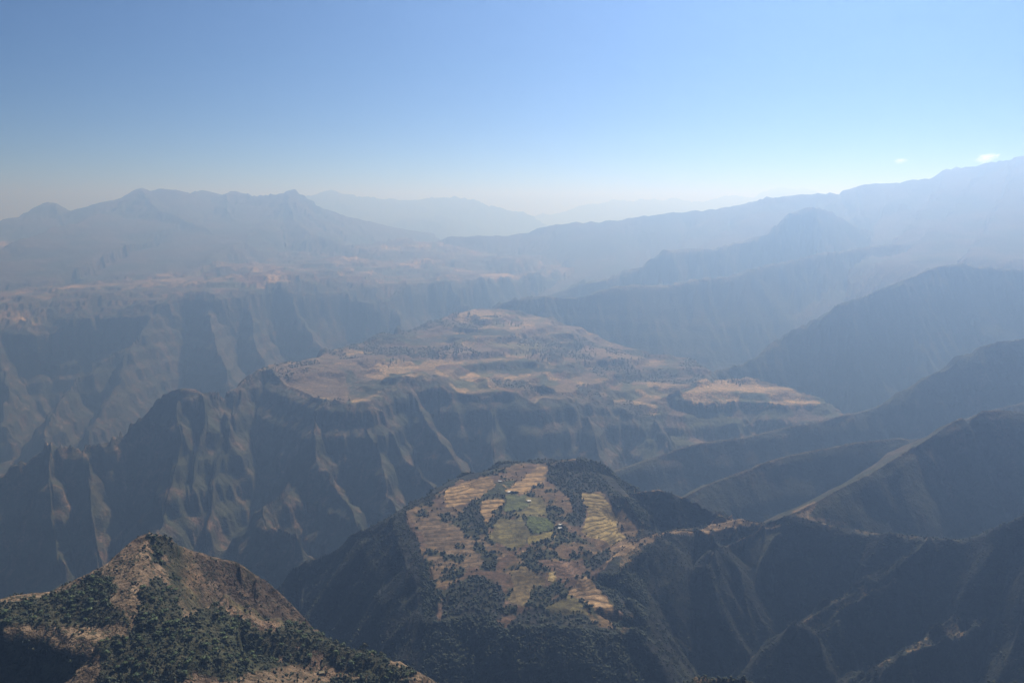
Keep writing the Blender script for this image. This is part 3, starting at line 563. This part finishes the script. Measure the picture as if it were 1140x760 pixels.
# ------------------------------------------------------------------ helpers to stand things on the ground
def height(x, y):
    r = np.hypot(x, y); a = np.arctan2(x, y)
    i = np.clip(np.searchsorted(RR, r) - 1, 0, NR - 2); j = np.clip(np.searchsorted(AZ, a) - 1, 0, NA - 2)
    tr = (r - RR[i]) / (RR[i + 1] - RR[i]); ta = (a - AZ[j]) / (AZ[j + 1] - AZ[j])
    return (H[i, j] * (1 - ta) + H[i, j + 1] * ta) * (1 - tr) + (H[i + 1, j] * (1 - ta) + H[i + 1, j + 1] * ta) * tr
TANE = H / RR[:, None]; CUM = np.maximum.accumulate(TANE, axis=0); VIS = TANE >= CUM - 0.0005
def ground_at(px, py):
    u = (px - CX) / F_PX; v = -(py - CY) / F_PX; y = CT + v * ST; z = -ST + v * CT
    j = int(np.clip(np.searchsorted(AZ, math.atan2(u, y)), 0, NA - 1)); t = z / math.hypot(u, y)
    i = int(np.searchsorted(CUM[:, j], t)); i = min(i, NR - 1)
    return float(X[i, j]), float(Y[i, j]), float(H[i, j])

# ------------------------------------------------------------------ trees
def ico():
    t = (1 + 5 ** .5) / 2
    v = np.array([(-1, t, 0), (1, t, 0), (-1, -t, 0), (1, -t, 0), (0, -1, t), (0, 1, t), (0, -1, -t), (0, 1, -t), (t, 0, -1), (t, 0, 1), (-t, 0, -1), (-t, 0, 1)], float)
    f = [(0, 11, 5), (0, 5, 1), (0, 1, 7), (0, 7, 10), (0, 10, 11), (1, 5, 9), (5, 11, 4), (11, 10, 2), (10, 7, 6), (7, 1, 8), (3, 9, 4), (3, 4, 2), (3, 2, 6), (3, 6, 8), (3, 8, 9), (4, 9, 5), (2, 4, 11), (6, 2, 10), (8, 6, 7), (9, 8, 1)]
    return v / np.linalg.norm(v[0]), np.array(f)
IV, IF = ico()
def crown_mesh(name, mat, w, h, z0, lobes, leaves):
    vs = []; fs = []; n = 0
    cen = []
    for k in range(lobes):
        a = random.uniform(0, 6.28); q = random.uniform(.1, .62) * w * .5 if k else 0
        c = np.array([q * math.cos(a), q * math.sin(a), z0 + h * random.uniform(.3, .75)]); r = random.uniform(.26, .42) * w * (1.15 if k == 0 else .8); cen.append((c, r))
        v = IV * (r * rng.uniform(.62, 1.1, (12, 1))) * np.array([1, 1, min(1.1, h / w)]) + c
        vs.append(v); fs.append(IF + n); n += 12
    for k in range(leaves):
        c, r = random.choice(cen); d = rng.normal(size=3); d /= np.linalg.norm(d); p = c + d * r * random.uniform(.75, 1.2) * np.array([1, 1, min(1.1, h / w)])
        s = w * random.uniform(.06, .13); e1 = rng.normal(size=3); e1 /= np.linalg.norm(e1); e2 = np.cross(e1, rng.normal(size=3)); e2 /= np.linalg.norm(e2)
        vs.append(np.array([p - e1 * s, p + e1 * s * .8 + e2 * s * .3, p + e2 * s])); fs.append(np.array([[n, n + 1, n + 2]])); n += 3
    return mesh_from(name, np.vstack(vs), np.vstack(fs), mat, smooth_=False)
def trunk_mesh(name, h, r, lean=.12):
    vs = []; fs = []; n = 0
    def limb(p0, p1, r0, r1):
        nonlocal n
        p0, p1 = np.array(p0, float), np.array(p1, float); k = 6
        for p, rad in ((p0, r0), ((p0 + p1) / 2 + rng.normal(size=3) * r0 * .6, (r0 + r1) / 2), (p1, r1)):
            vs.append(np.array([p + rad * np.array([math.cos(6.283 * i / k), math.sin(6.283 * i / k), 0]) for i in range(k)]))
        for s in range(2):
            for i in range(k): fs.append([n + s * k + i, n + s * k + (i + 1) % k, n + (s + 1) * k + (i + 1) % k, n + (s + 1) * k + i])
        n += 3 * k
    top_ = (lean * h, 0, h * .62); limb((0, 0, -.8), top_, r, r * .6)
    for a in (0.4, 2.5, 4.4): limb((top_[0] * .8, 0, h * .5), (top_[0] + math.cos(a) * h * .32, math.sin(a) * h * .32, h * .98), r * .5, r * .2)
    return mesh_from(name, np.vstack(vs), np.array(fs), M_BARK)
def link(o): COL.objects.link(o); return o
protos = []
M_OLIVE = leaf_material('olive_leaf', (.020, .023, .010), (.050, .050, .023), .15)
for k in range(6):
    w = random.uniform(.9, 1.15); h = random.uniform(.75, 1.1)
    protos.append((crown_mesh('crown', M_OLIVE if k % 3 == 2 else M_LEAF, w, h * .75, h * .22, random.choice((3, 4, 5)), 130), trunk_mesh('trunk', h * .55, .045, random.uniform(-.15, .15))))
def blob_mass(name, pts, mat, wide=1.0):
    "thousands of shrubs and tree crowns as one mass: two ragged lumps each"
    n = len(pts); parts_v = []
    for rep in range(2):
        s = pts[:, 3:4] * (rng.uniform(.34, .5, (n, 1)) if rep == 0 else rng.uniform(.22, .38, (n, 1)))
        off = rng.normal(size=(n, 3)) * pts[:, 3:4] * (.04 if rep == 0 else .2) + np.hstack([np.zeros((n, 2)), pts[:, 3:4] * .33])
        v = IV[None] * s[:, :, None] * rng.uniform(.6, 1.15, (n, 12, 1)) * np.array([wide, wide, .95]) + (pts[:, :3] + off)[:, None, :]
        parts_v.append(v.reshape(-1, 3))
    v = np.vstack(parts_v); f = (IF[None] + (np.arange(2 * n) * 12)[:, None, None]).reshape(-1, 3)
    return link(bpy.data.objects.new(name, mesh_from(name, v, f, mat, smooth_=False)))

# candidates on the near hill
def scatter(mask, n):
    i, j = np.nonzero(mask[:-1, :-1]); area = (RR[i + 1] - RR[i]) * RR[i] * (AZ[j + 1] - AZ[j])
    k = rng.choice(len(i), size=min(n, len(i)), replace=True, p=area / area.sum()); i = i[k]; j = j[k]
    r = RR[i] + rng.random(len(i)) * (RR[i + 1] - RR[i]); a = AZ[j] + rng.random(len(i)) * (AZ[j + 1] - AZ[j])
    x = r * np.sin(a); y = r * np.cos(a); return np.stack([x, y, height(x, y)], 1), i, j
infr = VIS & (PX > -25) & (PX < 1165) & (PY < 790)
nhv = nh & infr & (Y < 1420)
wood = nhv & WOODM
p1, i1, j1 = scatter(wood, 3000); p2, i2, j2 = scatter(nhv & ~wood & ((PX < 205) | (Y < 1190)), 460); p3, i3, j3 = scatter(nhv & ~wood & (PX >= 200) & (Y > 1190), 170)
s = np.concatenate([np.clip(rng.lognormal(1.24, .45, len(p1)), 2.2, 10), rng.uniform(1.6, 5.0, len(p2)), rng.uniform(1.8, 3.6, len(p3))])
kindw = np.concatenate([np.zeros(len(p1)), np.ones(len(p2)), np.full(len(p3), 2)]); pts = np.hstack([np.vstack([p1, p2, p3]), s[:, None]])
qx, qy = project(pts[:, 0], pts[:, 1], pts[:, 2]); inside = (qx > 3) & (qx < 1137) & (qy > 5) & (qy < 758)
show = np.where(inside, pts[:, 3] / pts[:, 1], 0) * np.where(kindw == 0, 1.0, 1.15); order = np.argsort(-show); first = order[:290]; rest = order[290:]
LABT = ['dark green rounded tree in the dense wood on the near hill', 'small dark bushy tree standing alone on the tan grass of the near hill', 'low dark shrub on the bare reddish right flank of the near hill']
GRPT = ['trees of the wood on the near hill', 'scattered trees on the near hill grass', 'shrubs on the reddish flank of the near hill']
for q in first:
    k = int(kindw[q]); cr, tr = protos[int(rng.integers(6))]
    t = bpy.data.objects.new('bush_tree', None); t.empty_display_size = 1.0; link(t); t.location = pts[q, :3]; sz = float(pts[q, 3]); t.scale = (sz, sz, sz * random.uniform(.8, 1.1)); t.rotation_euler = (0, 0, random.uniform(0, 6.28))
    tag(t, LABT[k], 'tree', GRPT[k])
    for nm, me in (('crown', cr), ('trunk', tr)):
        c = bpy.data.objects.new(nm, me); link(c); c.parent = t
o = blob_mass('woodland', pts[rest], M_WOOD); tag(o, 'dark woodland and bushes covering the rest of the near hill', 'woodland', kind='stuff')

# woodland on the flanks and hedges of the terraced spur
tsv = ts & infr & (Y < 2800)
wd = tsv & WDM & (FID < 0)
hed = tsv & top & (FID < 0)
fl = tsv & ~top & (PX < 720) & (PX > 470) & (Y > 1500) & (SL0 > .3)
pa, _, _ = scatter(wd, 2600); pb, _, _ = scatter(hed, 190); pc, _, _ = scatter(fl, 4500); pd, _, _ = scatter(tsv & ~top & ((PX > 700) | (PX < 480)) & (C.mean(2) < .075), 5000)
edge = np.zeros_like(tsv); edge[:, 1:] |= FID[:, 1:] != FID[:, :-1]; edge[1:] |= FID[1:] != FID[:-1]
rim = np.zeros_like(tsv); rim[:, 1:] |= top[:, 1:] != top[:, :-1]; rim[1:] |= top[1:] != top[:-1]
pe = np.vstack([scatter(edge & tsv & (n2 > -.05), 300)[0], scatter(rim & tsv, 160)[0]])
allp = np.vstack([np.hstack([pa, rng.uniform(4, 9, (len(pa), 1))]), np.hstack([pb, rng.uniform(3, 7, (len(pb), 1))]), np.hstack([pc, rng.uniform(4.5, 9.5, (len(pc), 1))]), np.hstack([pd, rng.uniform(3, 7, (len(pd), 1))]), np.hstack([pe, rng.uniform(2.5, 5.5, (len(pe), 1))])])
o = blob_mass('woodland', allp, M_WOOD); tag(o, 'dark forest and hedges clothing the flanks of the terraced spur', 'woodland', kind='stuff')
kn = isk('knoll') & infr & (Y < 1400)
if kn.any():
    pk, _, _ = scatter(kn, 500); o = blob_mass('woodland', np.hstack([pk, rng.uniform(3, 7, (len(pk), 1))]), M_WOOD); tag(o, 'bushes on the two small knolls at the bottom edge', 'woodland', kind='stuff')

# eucalyptus groves on the far plateau, tall thin trees one can pick out
def spire_mesh():
    vs = []; fs = []; n = 0
    for k in range(5):
        z = .22 + .17 * k; r = .17 * (1 - .13 * k) * random.uniform(.8, 1.2)
        v = IV * (r * rng.uniform(.65, 1.1, (12, 1))) * np.array([1, 1, 1.1]) + np.array([random.uniform(-.05, .05), random.uniform(-.05, .05), z]); vs.append(v); fs.append(IF + n); n += 12
    v = np.array([(.03 * math.cos(a), .03 * math.sin(a), z) for z in (-.05, .35) for a in (0, 1.57, 3.14, 4.71)]); vs.append(v)
    for i in range(4): fs.append(np.array([[n + i, n + (i + 1) % 4, n + 4 + (i + 1) % 4], [n + i, n + 4 + (i + 1) % 4, n + 4 + i]]))
    return mesh_from('eucalyptus_tree', np.vstack(vs), np.vstack(fs), M_EUC, smooth_=False)
spires = [spire_mesh() for _ in range(4)]
GROVES = [(470, 398, 26, 4, 10), (510, 392, 20, 4, 14), (535, 395, 14, 5, 14), (590, 394, 16, 5, 22), (645, 388, 14, 6, 22), (655, 402, 16, 6, 14), (690, 408, 20, 8, 20), (522, 354, 22, 3, 18), (565, 362, 14, 3, 10), (430, 404, 14, 4, 8), (608, 400, 14, 4, 10), (722, 398, 14, 5, 8), (816, 426, 12, 4, 14)]
GL = ['slim dark tree in the small grove on the left of the plateau', 'slim dark tree among the pale fields in the middle of the plateau', 'slim dark tree in the larger groves on the right of the plateau', 'slim dark tree in the row along the far rise of the plateau', 'slim dark tree on the low gold bench right of the plateau']
for gi_, (gx_, gy_, sx, sy, n) in enumerate(GROVES):
    for k in range(n):
        px_ = gx_ + random.gauss(0, sx * .6); py_ = gy_ + random.gauss(0, sy * .6)
        x, y, z = ground_at(px_, py_)
        if not 4000 < y < 7200: continue
        o = bpy.data.objects.new('eucalyptus_tree', random.choice(spires)); link(o); o.location = (x, y, z - .5); hgt = random.uniform(16, 30); o.scale = (hgt * random.uniform(.9, 1.4), hgt * random.uniform(.9, 1.4), hgt); o.rotation_euler = (0, 0, random.uniform(0, 6))
        k2 = 4 if gi_ == 12 else 3 if gi_ in (7, 8) else 0 if gx_ < 480 else 1 if gx_ < 600 else 2
        tag(o, GL[k2], 'tree', ['trees of the left grove on the plateau', 'trees between the middle fields of the plateau', 'trees of the right groves on the plateau', 'trees on the far rise of the plateau', 'trees on the low bench'][k2])
plv = isk('plateau') & infr & (SL0 < .45) & (Y > 4000)
pp, _, _ = scatter(plv & (woods > .3), 2600)
o = blob_mass('shrubs', np.hstack([pp, rng.uniform(5, 12, (len(pp), 1))]), M_WOOD, 1.3); tag(o, 'dark shrubs and hedgerows between the fields of the far plateau', 'shrubs', kind='stuff')

# ------------------------------------------------------------------ huts
M_WALL = plain_material('mud_wall', (.075, .055, .04)); M_TIN = plain_material('tin_roof', (.40, .41, .42), .45, .1); M_DOOR = plain_material('door_wood', (.07, .05, .035)); M_THATCH = plain_material('thatch', (.2, .16, .095))
def box(v0, v1):
    (x0, y0, z0), (x1, y1, z1) = v0, v1
    return np.array([(x0, y0, z0), (x1, y0, z0), (x1, y1, z0), (x0, y1, z0), (x0, y0, z1), (x1, y0, z1), (x1, y1, z1), (x0, y1, z1)], float), np.array([(3, 2, 1, 0), (4, 5, 6, 7), (0, 1, 5, 4), (1, 2, 6, 5), (2, 3, 7, 6), (3, 0, 4, 7)])
def child(name, v, f, mat, parent):
    o = bpy.data.objects.new(name, mesh_from(name, v, f, mat, smooth_=False)); link(o); o.parent = parent; return o
def hut(px, py, w, d, rot, label, roofm):
    x, y, z = ground_at(px, py)
    t = bpy.data.objects.new('hut', None); link(t); t.location = (x, y, z - .3); t.rotation_euler = (0, 0, rot); tag(t, label, 'hut', 'huts on the spur' if y > 1500 else None)
    hw, hd, e, r = w / 2, d / 2, 2.6, 4.4
    v = np.array([(-hw, -hd, -1.5), (hw, -hd, -1.5), (hw, hd, -1.5), (-hw, hd, -1.5), (-hw, -hd, e), (hw, -hd, e), (hw, hd, e), (-hw, hd, e)], float)
    child('wall', v, np.array([(0, 1, 5, 4), (1, 2, 6, 5), (2, 3, 7, 6), (3, 0, 4, 7), (4, 5, 6, 7)]), M_WALL, t)
    for sx in (-1, 1):
        gv = np.array([(sx * (hw - .1), -hd, e + .003), (sx * (hw - .1), hd, e + .003), (sx * (hw - .1), 0, r - .15)]); child('gable', gv, np.array([[0, 1, 2]]), M_WALL, t)
    o_ = .5; vs = []; fs = []
    for sy in (-1, 1):
        ys, zs = sy * (hd + o_), e - .28; n = len(vs)
        vs += [(-hw - o_, ys, zs), (hw + o_, ys, zs), (hw + o_, 0, r), (-hw - o_, 0, r), (-hw - o_, ys, zs + .12), (hw + o_, ys, zs + .12), (hw + o_, 0, r + .12), (-hw - o_, 0, r + .12)]
        fs += [(n, n + 1, n + 2, n + 3), (n + 4, n + 5, n + 6, n + 7), (n, n + 1, n + 5, n + 4), (n + 1, n + 2, n + 6, n + 5), (n + 3, n, n + 4, n + 7)]
    child('roof', np.array(vs), np.array(fs), roofm, t)
    dv, df = box((-.5, -hd - .06, 0), (.5, -hd - .005, 1.95)); child('door', dv, df, M_DOOR, t)
    return t
hut(588.5, 558.5, 9.5, 6.5, .15, 'tin roofed hut at the right end of the dull green field', M_TIN)
hut(622.5, 588.5, 10.5, 7, -.1, 'nearer of the two bright tin roofed huts side by side', M_TIN)
hut(623.5, 585.2, 9, 6, .05, 'farther of the two bright tin roofed huts side by side', M_TIN)
hut(566.5, 548, 8.5, 6, .3, 'small pale hut at the upper left corner of the green field', M_TIN)
hut(556, 536.5, 8.5, 6, -.2, 'farthest pale hut beside the dark garden plot', M_TIN)
hut(358, 750.5, 6, 4.5, .4, 'small pale roofed hut among bushes at the bottom of the near hill', M_THATCH)

# ------------------------------------------------------------------ the hazy air and two small clouds far beyond it
zlo, zhi = float(H.min()) - 1.0, max(float(H.max()) + 20, 60.0)
0 and print('ZHI', zlo, zhi, 'at', np.unravel_index(H.argmax(), H.shape), project(X.ravel()[H.argmax()], Y.ravel()[H.argmax()], H.max()), Y.ravel()[H.argmax()])
v, f = box((-47000, -1500, zlo), (47000, 47500, zhi))
mh = bpy.data.materials.new('haze'); nt, N, Lk = nodes(mh); N.remove(N['Principled BSDF'])
pv = N.new('ShaderNodeVolumePrincipled'); pv.inputs['Density'].default_value = HAZE_DENSITY; pv.inputs['Color'].default_value = (*HAZE_COLOR, 1)
pv.inputs['Absorption Color'].default_value = (0.76, 0.68, 1, 1); pv.inputs['Anisotropy'].default_value = HAZE_G
Lk.new(pv.outputs[0], N['Material Output'].inputs['Volume'])
try: mh.cycles.homogeneous_volume = True
except Exception: pass
ho = bpy.data.objects.new('haze', mesh_from('haze', v, f, mh, smooth_=False)); link(ho); tag(ho, 'pale blue haze filling the air over the valleys', 'haze', kind='stuff')

mc = bpy.data.materials.new('cloud'); nt, N, Lk = nodes(mc); N.remove(N['Principled BSDF'])
pv = N.new('ShaderNodeVolumePrincipled'); pv.inputs['Color'].default_value = (1, 1, 1, 1); pv.inputs['Anisotropy'].default_value = .5
tc = N.new('ShaderNodeTexCoord'); ln_ = N.new('ShaderNodeVectorMath'); ln_.operation = 'LENGTH'; Lk.new(tc.outputs['Object'], ln_.inputs[0])
nz = N.new('ShaderNodeTexNoise'); nz.inputs['Scale'].default_value = 2.2; nz.inputs['Detail'].default_value = 5; Lk.new(tc.outputs['Object'], nz.inputs['Vector'])
m1 = N.new('ShaderNodeMath'); m1.operation = 'SUBTRACT'; m1.inputs[0].default_value = 1.0; Lk.new(ln_.outputs['Value'], m1.inputs[1])
m2 = N.new('ShaderNodeMath'); m2.operation = 'MULTIPLY_ADD'; Lk.new(nz.outputs['Fac'], m2.inputs[0]); m2.inputs[1].default_value = 1.7; m2.inputs[2].default_value = -.95
m3 = N.new('ShaderNodeMath'); m3.operation = 'ADD'; Lk.new(m1.outputs[0], m3.inputs[0]); Lk.new(m2.outputs[0], m3.inputs[1])
m4 = N.new('ShaderNodeMapRange'); m4.inputs['From Min'].default_value = .2; m4.inputs['From Max'].default_value = .9; m4.inputs['To Max'].default_value = .0022; Lk.new(m3.outputs[0], m4.inputs['Value'])
Lk.new(m4.outputs[0], pv.inputs['Density']); Lk.new(pv.outputs[0], N['Material Output'].inputs['Volume'])
def cloud(px, py, Yd, sx, sz, label, tilt=0):
    vs = IV.copy(); o = bpy.data.objects.new('cloud', mesh_from('cloud', vs * 1.25, IF, mc)); link(o); o.location = P(px, py, Yd); o.scale = (sx, sx * .7, sz); o.rotation_euler = (0, tilt, 0); tag(o, label, 'cloud')
cloud(1098, 176, 50000, 900, 420, 'larger white wisp of cloud just above the right skyline ridge', -.15)
cloud(1002, 179, 50000, 520, 240, 'smaller faint wisp of cloud in the sky left of the larger one')
